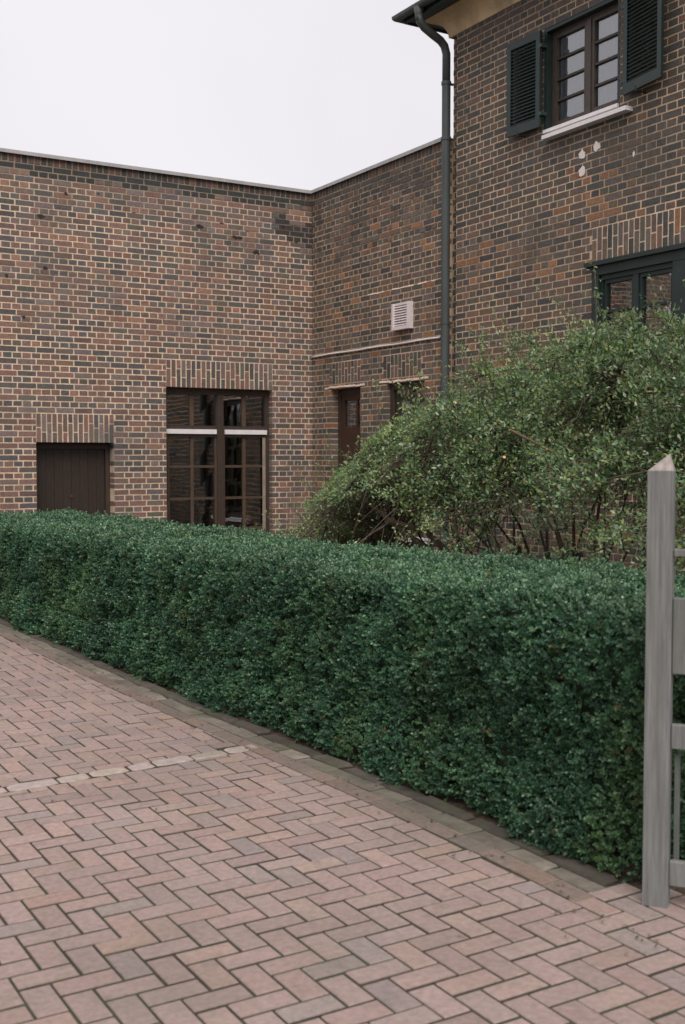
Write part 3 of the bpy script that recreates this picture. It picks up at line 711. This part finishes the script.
def add_sprig(y, p, n, sc):
    x, z = p; nx, nz = n
    d = hdisp(x, y, z) * (1 - .45 * max(0, nz)) - .01 - .02 * max(0, nz)
    if nz < .3 and z < .35: d += .03 * max(0, 1 - z / .4) + .03 * math.sin(min(1, z / .3) * math.pi) + .0 * z + .05 * noise.noise((y * 2.3, 0, 6)) * max(0, 1 - z / .3)
    ex = 0; ny = 0
    e = y - HY0
    if e < .18: ex = .18 - math.sqrt(max(0, .18 ** 2 - (.18 - e) ** 2)); d -= ex * .7; ny = -(1 - e / .18)
    d -= abs(random.gauss(0, .022)) - (.05 * random.random() if random.random() < .06 else 0)
    P.append((x + nx * d, y, max(.015, z + nz * d))); Nr.append((nx, ny, nz)); SC.append(sc)
yy = HY0
while yy < HY1:
    dens = 2900 if yy < 6.5 else (2200 if yy < 9 else 1700); sc = 1.0 if yy < 6.5 else (1.14 if yy < 9 else 1.3)
    per = hsurf(yy, .1)[2]; n = int(per * .1 * dens)
    for _ in range(n):
        s = random.random(); y = yy + .1 * random.random()
        if s > .72 and random.random() < .6: continue
        p, nn, _p = hsurf(y, s); add_sprig(y, p, nn, sc)
    yy += .1
for _ in range(int(1.2 * HH0 * 2300)):  # near end
    x = he(3) + .05 + (HXB - he(3) - .1) * random.random(); z = HH0 * random.random() * .98
    d = hdisp(x, HY0, z) - abs(random.gauss(0, .02)); P.append((x, HY0 + .03 - d, max(.015, z - .05 * (z > 1)))); Nr.append((0, -1, .1)); SC.append(1.)
P = np.array(P); Nr = np.array(Nr, float); SC = np.array(SC); ns = len(P)
ax = unit(unit(Nr) * .9 + UP * .35 + rng.normal(size=(ns, 3)) * .45); K = 10
A0 = unit(np.cross(ax, rng.normal(size=(ns, 3)))); B0 = np.cross(ax, A0)
lp = []; lt = []; ln = []; ll = []; lw = []; lc = []
patch = np.array([noise.noise((p[0] * 1.6, p[1] * 1.6, p[2] * 1.6)) for p in P])
pal = np.array(((.046, .120, .064), (.060, .148, .074), (.040, .104, .060), (.084, .180, .084), (.066, .156, .088)))
base = pal[rng.choice(5, ns, p=(.28, .28, .18, .12, .14))] * (1 + .34 * patch[:, None]) * (1 + np.clip(np.array([noise.noise((q[0] * 3, q[1] * 3.3, q[2] * 1.1 + 7)) for q in P]), 0, 1)[:, None] * np.array((.75, .30, -.1)))
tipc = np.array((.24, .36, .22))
upw = np.clip(Nr[:, 2], 0, 1); tip_pale = (rng.random(ns) < .22 + .65 * upw) * rng.random(ns) * (.8 + .2 * upw)  # new tips, made commoner and paler on top as painted sky sheen
dead = rng.random(ns) < .006
for k in range(K):
    t = (k + .5) / K; an = k * 2.4 + rng.random(ns) * .8
    rad = np.cos(an)[:, None] * A0 + np.sin(an)[:, None] * B0
    spread = 1.05 - .75 * t
    lp.append(P + ax * (.042 * t * SC)[:, None]); lt.append(unit(rad * spread + ax * (.35 + .6 * t) + rng.normal(size=(ns, 3)) * .2)); ln.append(unit(ax + .25 * rng.normal(size=(ns, 3)) - rad * .25))
    ll.append(rng.uniform(.016, .025, ns) * SC * (1.05 - .3 * t)); lw.append(rng.uniform(.0105, .015, ns) * SC)
    mixv = (tip_pale * t ** 1.5)[:, None]; c = base * (1 - mixv) + tipc * mixv; c[dead] = (.16, .12, .05); lc.append(c * rng.uniform(.8, 1.2, ns)[:, None])
cat_ = np.concatenate
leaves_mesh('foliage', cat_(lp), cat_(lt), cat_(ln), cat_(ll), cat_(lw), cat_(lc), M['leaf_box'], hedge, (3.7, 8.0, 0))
mb = MB(); rings = []   # closed core coloured dark green for the inner twigs and their shade
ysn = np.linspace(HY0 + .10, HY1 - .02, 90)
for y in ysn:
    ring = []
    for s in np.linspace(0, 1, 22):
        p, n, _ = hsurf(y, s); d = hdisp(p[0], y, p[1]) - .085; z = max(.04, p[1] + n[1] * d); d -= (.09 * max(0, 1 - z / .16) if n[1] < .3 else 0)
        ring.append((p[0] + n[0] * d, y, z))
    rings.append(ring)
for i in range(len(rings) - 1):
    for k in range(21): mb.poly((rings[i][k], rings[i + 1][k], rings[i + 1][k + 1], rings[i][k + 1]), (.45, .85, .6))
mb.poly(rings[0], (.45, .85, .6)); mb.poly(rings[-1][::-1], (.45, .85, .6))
child(mb, 'dark_core', [M['twig']], hedge)
for i in range(9):
    mb = MB(); y = HY0 + .3 + 1.1 * i + random.uniform(-.2, .2); x = he(y) + random.uniform(.22, .35)
    mb.tube([(x, y, -.02), (x - random.uniform(0, .08), y + random.uniform(-.06, .06), .12), (x - random.uniform(0, .14), y + random.uniform(-.1, .1), .32)], [.016, .013, .008], n=6)
    child(mb, 'stem', [M['twig']], hedge, True)

# ---- arching shrub behind the hedge
shrub = thing('shrub', 'large arching shrub with sawn branch ends between hedge and house', 'shrub', (6.3, 7.0, 0))
oy = [4.3, 4.9, 5.7, 6.1, 6.5, 7.0, 7.47, 8.0, 8.77, 9.45, 10.5, 11.3, 11.6, 11.85]; oz = [1.6, 2.3, 2.62, 2.70, 2.64, 2.53, 2.44, 2.45, 2.14, 1.74, 1.28, 1.0, .70, .55]
def topz(y): return float(np.interp(y, oy, oz))
def capz(x, y): return capz0(x, y) + .28 * noise.noise((x * .9, y * 1.5, 2)) + .16 * noise.noise((x * 2.3, y * 3.1, 8))
def capz0(x, y): return 1.6 + (topz(y * 6.2 / x) - 1.6) * x / 6.2 if topz(y * 6.2 / x) > 1.6 else topz(y * 6.2 / x)
bp = []; bt = []; bm = MB(); stub = []
def bez(p0, p1, p2, n): return [p0 * (1 - t) ** 2 + p1 * 2 * t * (1 - t) + p2 * t * t for t in np.linspace(0, 1, n)]
twp = []; twd = []
stems = [np.array((6.3 + random.uniform(-.35, .35), 6.9 + random.uniform(-.7, 1.1), 0.)) for _ in range(9)]
def leafy(pts, dens, spread, start=.0):
    for i in range(len(pts) - 1):
        if i / (len(pts) - 1) < start: continue
        n = max(1, int(np.linalg.norm(pts[i + 1] - pts[i]) * dens + random.random()))
        for _ in range(n):
            twp.append(pts[i] + (pts[i + 1] - pts[i]) * random.random() + rng.normal(size=3) * spread); twd.append(pts[i + 1] - pts[i])
NB = 330; mains = []
for i in range(NB):
    y = (4.5 + 7.0 * (i + .5) / 30) if i < 30 else (random.uniform(4.4, 11.6) if i > 100 else random.uniform(5.2, 8.6))
    hz = topz(y)
    xc = 6.25; hw_ = 1.45 * min(1, .35 + hz / 3.0) * (1 - .5 * min(1, max(0, (y - 8.6) / 2.6))); xc += .35 * min(1, max(0, (y - 8.6) / 2.6))
    ph = random.uniform(-1.25, 1.45) + (-.25); rr = random.uniform(.72, 1.0) if random.random() < .85 else random.uniform(.4, .8)
    x = xc + math.sin(ph) * hw_ * rr; z = hz * (.10 + .90 * max(0.0, math.cos(ph)) ** .75 * rr) + random.uniform(-.08, .05)
    if y > 7.8 and z < 1.25 and y < 9.9: z = hz * random.uniform(.62, .95)
    z = max(z, .55); tgt = np.array((x, y, z)); st = stems[min(range(9), key=lambda k: abs(stems[k][1] - (6.9 + (y - 6.9) * .25)) + random.random() * .5)]
    mid = (st + tgt) / 2; mid[2] = max(z, hz) * random.uniform(.85, 1.12) * .95; mid[1] = st[1] + (y - st[1]) * random.uniform(.3, .5)
    if len(mains) >= 30:
        mm = min(mains, key=lambda q: abs(q[7][1] - y) + .5 * abs(q[7][0] - x) + random.random() * .8); st = mm[random.randint(5, 9)]; mid = (st + tgt) / 2; mid[2] = max(st[2], z) + random.uniform(.0, .2)
    n = 12; pts = bez(st + (0 if len(mains) >= 30 else 1) * rng.normal(size=3) * np.array((.08, .08, 0)), mid, tgt, n)
    for q in range(2, n): pts[q] = pts[q] + np.array([noise.noise((q * .6, i * 3.1, a * 9.)) for a in range(3)]) * .07
    zmax = [capz(p[0], p[1]) - .03 for p in pts]
    pts = [np.array((p[0], p[1], min(p[2], zm))) for p, zm in zip(pts, zmax)]
    if len(mains) < 30: mains.append(pts); r0 = random.uniform(.010, .018)
    else: r0 = random.uniform(.006, .011)
    st0 = len(mains) < 30
    bm.tube(pts, list(np.linspace(r0, .0035, n)), (random.uniform(.8, 1.4),) * 3, 5)
    leafy(pts, 70, .05, .40 if st0 else .1)
    for q in range(int(random.uniform(9, 15))):
        t = random.uniform(.38 if st0 else .15, 1.0); k = min(n - 2, int(t * (n - 1))); o = pts[k] + (pts[k + 1] - pts[k]) * random.random()
        d = unit(rng.normal(size=3) + np.array((-.15, .25 if y > 7.5 else 0, .25)) + unit(pts[k + 1] - pts[k]) * .9); l = random.uniform(.22, .55)
        e = o + d * l; e[2] -= random.uniform(0, .14); e[2] = min(e[2], capz(e[0], e[1]) + random.uniform(-.06, .10)); m_ = (o + e) / 2; m_[2] += .05
        tw = bez(o, m_, e, 5); bm.tube(tw, [.005, .004, .003, .0025, .0015], (random.uniform(.8, 1.5),) * 3, 4, caps=False); leafy(tw, 125, .024)
# long free shoots above the outline
for (y, z, dy) in ((5.9, 2.9, .15), (6.15, 3.0, .1), (6.6, 2.85, .2), (8.1, 2.65, .35), (8.5, 2.5, .4), (7.2, 2.66, .3), (10.2, 1.9, .4), (11.1, 1.5, .3), (5.4, 2.85, -.1), (9.2, 2.35, .4)):
    b0 = np.array((6.1 + random.uniform(-.3, .3), y, z - .7)); e = np.array((b0[0] + random.uniform(-.2, .2), y + dy, z)); tw = bez(b0, np.array((b0[0], y, z - .15)), e, 7)
    bm.tube(tw, list(np.linspace(.006, .002, 7)), (1.2, 1.2, 1.1), 5); leafy(tw, 40, .018, .3)
for q in range(70):
    y = random.uniform(6.9, 11.5); x = random.uniform(5.5, 6.7); z = capz(x, y); l = random.uniform(.18, .5)
    b0 = np.array((x, y, z - .35)); e = np.array((x + random.uniform(-.25, .1), y + random.uniform(-.12, .35), z + l * random.uniform(.2, .7)))
    tw = bez(b0, np.array((x, y, z + .08)), e, 6); bm.tube(tw, list(np.linspace(.005, .0015, 6)), (1.3, 1.3, 1.2), 4, caps=False); leafy(tw, random.choice((30, 60, 90)), .018, .2)
tp = np.array(twp); td = unit(np.array(twd))
gapn = np.array([noise.noise((p[0] * 1.5, p[1] * 1.7, p[2] * 1.7 + 4)) for p in tp])
low = (tp[:, 1] > 7.5) & (tp[:, 1] < 10.0) & (tp[:, 2] < 1.34 + .45 * gapn - .12 * np.abs(tp[:, 1] - 8.6))
gap2 = np.array([noise.noise((p[0] * 2.6, p[1] * 2.8, p[2] * 2.8 + 9)) for p in tp])
thin = ((gapn > .34) & (tp[:, 2] < 2.0)) | (gap2 > .24) | ((tp[:, 1] > 9.3) & (gap2 > .02))
keep = ~((low & (rng.random(len(tp)) < .93)) | (thin & (rng.random(len(tp)) < .82))) & (tp[:, 1] < 11.75)
tp = tp[keep]; td = td[keep]; n = len(tp)
outward = unit((tp - np.array((6.3, 0, .8))) * np.array((1, .0, .8)) + 1e-6)
d = unit(td * .35 + outward * .45 + UP * .25 + rng.normal(size=(n, 3)) * .75)
nn = unit(outward * .55 + UP * .75 + rng.normal(size=(n, 3)) * .55)
ptc = np.array([noise.noise((p[0] * 1.3, p[1] * 1.3, p[2] * 1.3)) for p in tp])
pal = np.array(((.165, .275, .120), (.205, .305, .108), (.130, .235, .130), (.30, .37, .13), (.38, .44, .30), (.40, .33, .16)))
pc = pal[rng.choice(6, n, p=(.30, .22, .20, .12, .14, .02))] * (1 + .4 * ptc[:, None]) * rng.uniform(.75, 1.25, n)[:, None]
warm = np.clip((tp[:, 1] - 6.5) / 4 + .5 * ptc, 0, 1)[:, None]; pc = pc * (1 + warm * np.array((.16, .08, -.04)))
leaves_mesh('foliage', tp, d, nn, rng.uniform(.024, .046, n), rng.uniform(.014, .023, n), pc, M['leaf_shrub'], shrub, (6.3, 7.0, 0), .2)
for s_ in stems: bm.tube([s_ + np.array((0, 0, -.05)), s_ + np.array((0, random.uniform(-.05, .1), .35)), s_ + np.array((random.uniform(-.1, .1), random.uniform(-.1, .2), .8))], [.05, .042, .03], n=8)
child(bm, 'branches', [M['twig']], shrub, True)
# thicker limbs ending in sawn pale ends
def limb(pts, rads):
    mb = MB(); mb.tube([np.array(p) for p in pts], rads, (1.8, 1.7, 1.6), 8, capc=(6.5, 5.6, 4.2)); child(mb, 'sawn_limb', [M['twig']], shrub)
limb([(5.5, 7.45, 1.45), (5.36, 7.33, 1.70), (5.31, 7.25, 1.88), (5.28, 7.13, 2.02)], [.020, .018, .016, .015])
limb([(5.35, 6.65, 1.42), (5.2, 6.50, 1.50), (5.08, 6.28, 1.60)], [.013, .012, .011])
limb([(5.6, 6.05, 1.50), (5.35, 6.15, 1.66), (5.1, 6.25, 1.79)], [.012, .011, .010])
limb([(6.0, 7.9, .6), (5.7, 8.1, .95), (5.45, 8.35, 1.05)], [.03, .026, .024])
limb([(6.2, 8.0, .45), (6.0, 8.9, .9), (5.9, 9.6, 1.25)], [.035, .028, .02])

# ================================================================== GATE
gate = thing('wooden_gate', 'weathered grey wooden gate post with pointed top and horizontal rails beside the hedge', 'gate', (3.06, 2.86, 0))
rt = np.array((.60, -.80)); bk = np.array((.80, .60))      # along the gate, and away from the camera
O = np.array((2.975, 2.885))
def gp(a, d, z): q = O + rt * a + bk * d; return (q[0], q[1], z)
def gbox(mb, a0, a1, d0, d1, z0, z1, c=(1, 1, 1), bev=.004):
    P = [gp(a0, d0, z0), gp(a1, d0, z0), gp(a1, d1, z0), gp(a0, d1, z0), gp(a0, d0, z1), gp(a1, d0, z1), gp(a1, d1, z1), gp(a0, d1, z1)]
    mb.hexa(P, c)
def bevel(o, wd=.004):
    m = o.modifiers.new('bevel', 'BEVEL'); m.width = wd; m.segments = 2; m.limit_method = 'ANGLE'
mb = MB(); PW = .088
b4 = [gp(0, 0, 0), gp(PW, 0, 0), gp(PW, PW * .8, 0), gp(0, PW * .8, 0)]; t4 = [(x, y, 1.552) for x, y, _ in b4]; apx = gp(PW * .80, PW * .5, 1.612)
mb.poly(b4[::-1])
for k in range(4): mb.poly((b4[k], b4[(k + 1) % 4], t4[(k + 1) % 4], t4[k])); mb.poly((t4[k], t4[(k + 1) % 4], apx), (1.75, 1.5, 1.42))
o = child(mb, 'post', [M['wood']], gate); 
def rail(z0, z1, d0=.02, d1=.05, c=(1, 1, 1)):
    mb = MB(); gbox(mb, PW + .001, 1.25, d0, d1, z0, z1, c); o = child(mb, 'rail', [M['wood']], gate); bevel(o, .004)
rail(1.25, 1.277); rail(.835, 1.105, .02, .045, (.9, .92, .9)); rail(.568, .655); rail(.075, .165)
mb = MB(); gbox(mb, PW + .012, PW + .03, .055, .073, .155, .54, (.55, .65, .62)); child(mb, 'upright', [M['wood']], gate)
mb = MB(); gbox(mb, 1.255, 1.35, 0, .08, 0, 1.55); child(mb, 'post', [M['wood']], gate)

# a few fallen leaves and crumbs on the drive
mb = MB()
for i in range(190):
    y = 2.6 + 9 * random.random() ** 1.3; x = he(y) - .32 + random.gauss(0, .06) if random.random() < .72 else random.uniform(.3, 2.8)
    a = random.uniform(0, 6.28); s = random.uniform(.006, .014); z = .006
    t = np.array((math.cos(a), math.sin(a), random.uniform(-.1, .1))); sd = np.array((-math.sin(a), math.cos(a), random.uniform(0, .5))); p = np.array((x, y, z + .004))
    mb.poly([p - t * s, p + sd * s * .5, p + t * s, p - sd * s * .5], random.choice(((.16, .11, .05), (.10, .08, .04), (.25, .2, .12), (.06, .09, .04))))
lit = mb.build('fallen_leaves', [M['leaf_shrub']]); lit['kind'] = 'stuff'; lit['label'] = 'small fallen leaves scattered on the brick paving beside the hedge'; lit['category'] = 'leaf litter'

# ================================================================== LIGHT, SKY, CAMERA
SUN_EL, SUN_AZ = R(52), R(205)   # azimuth clockwise from +Y
wd = bpy.data.worlds.new('World'); scene.world = wd; wd.use_nodes = True; nt = wd.node_tree; N = nt.nodes; L = nt.links
bg = N['Background']; bg.inputs['Strength'].default_value = .1
sky = N.new('ShaderNodeTexSky'); sky.sky_type = 'NISHITA'; sky.sun_disc = False; sky.sun_elevation = SUN_EL; sky.sun_rotation = SUN_AZ; sky.dust_density = 3
tc = N.new('ShaderNodeTexCoord'); n = N.new('ShaderNodeTexNoise'); n.inputs['Scale'].default_value = 1.3; n.inputs['Detail'].default_value = 4; L.new(tc.outputs['Generated'], n.inputs['Vector'])
cr = N.new('ShaderNodeValToRGB'); cr.color_ramp.elements[0].position = .3; cr.color_ramp.elements[0].color = (.77, .745, .785, 1); cr.color_ramp.elements[1].position = .7; cr.color_ramp.elements[1].color = (.955, .935, .96, 1); L.new(n.outputs['Fac'], cr.inputs[0])
sc_ = N.new('ShaderNodeMix'); sc_.data_type = 'RGBA'; sc_.blend_type = 'MULTIPLY'; sc_.inputs['Factor'].default_value = 1; L.new(cr.outputs[0], sc_.inputs['A']); sc_.inputs['B'].default_value = (9.0, 8.95, 9.02, 1)
mx = N.new('ShaderNodeMix'); mx.data_type = 'RGBA'; mx.inputs['Factor'].default_value = .93; L.new(sky.outputs[0], mx.inputs['A']); L.new(sc_.outputs['Result'], mx.inputs['B']); L.new(mx.outputs['Result'], bg.inputs['Color'])
ld = bpy.data.lights.new('sun', 'SUN'); ld.energy = 2.5; ld.angle = R(40); ld.color = (1, .96, .91)
so = bpy.data.objects.new('sun', ld); COL.objects.link(so)
dirv = Vector((math.sin(SUN_AZ) * math.cos(SUN_EL), math.cos(SUN_AZ) * math.cos(SUN_EL), math.sin(SUN_EL)))
so.rotation_euler = dirv.to_track_quat('Z', 'Y').to_euler(); so.location = dirv * 30

cd = bpy.data.cameras.new('camera'); cam = bpy.data.objects.new('camera', cd); COL.objects.link(cam); scene.camera = cam
cam.location = (0, 0, 1.6); cam.rotation_euler = (R(90) - math.atan(55 / 1140), 0, R(-30.9))
cd.sensor_fit = 'VERTICAL'; cd.sensor_height = 36; cd.lens = 1140 / 1024 * 36; cd.clip_end = 2000; cd.clip_start = .05
cd.dof.use_dof = True; cd.dof.focus_distance = 10.5; cd.dof.aperture_fstop = 4.0
scene.view_settings.view_transform = 'Standard'; scene.view_settings.look = 'None'; scene.view_settings.exposure = .15; scene.view_settings.gamma = 1
scene.cycles.max_bounces = 8; scene.cycles.transparent_max_bounces = 16
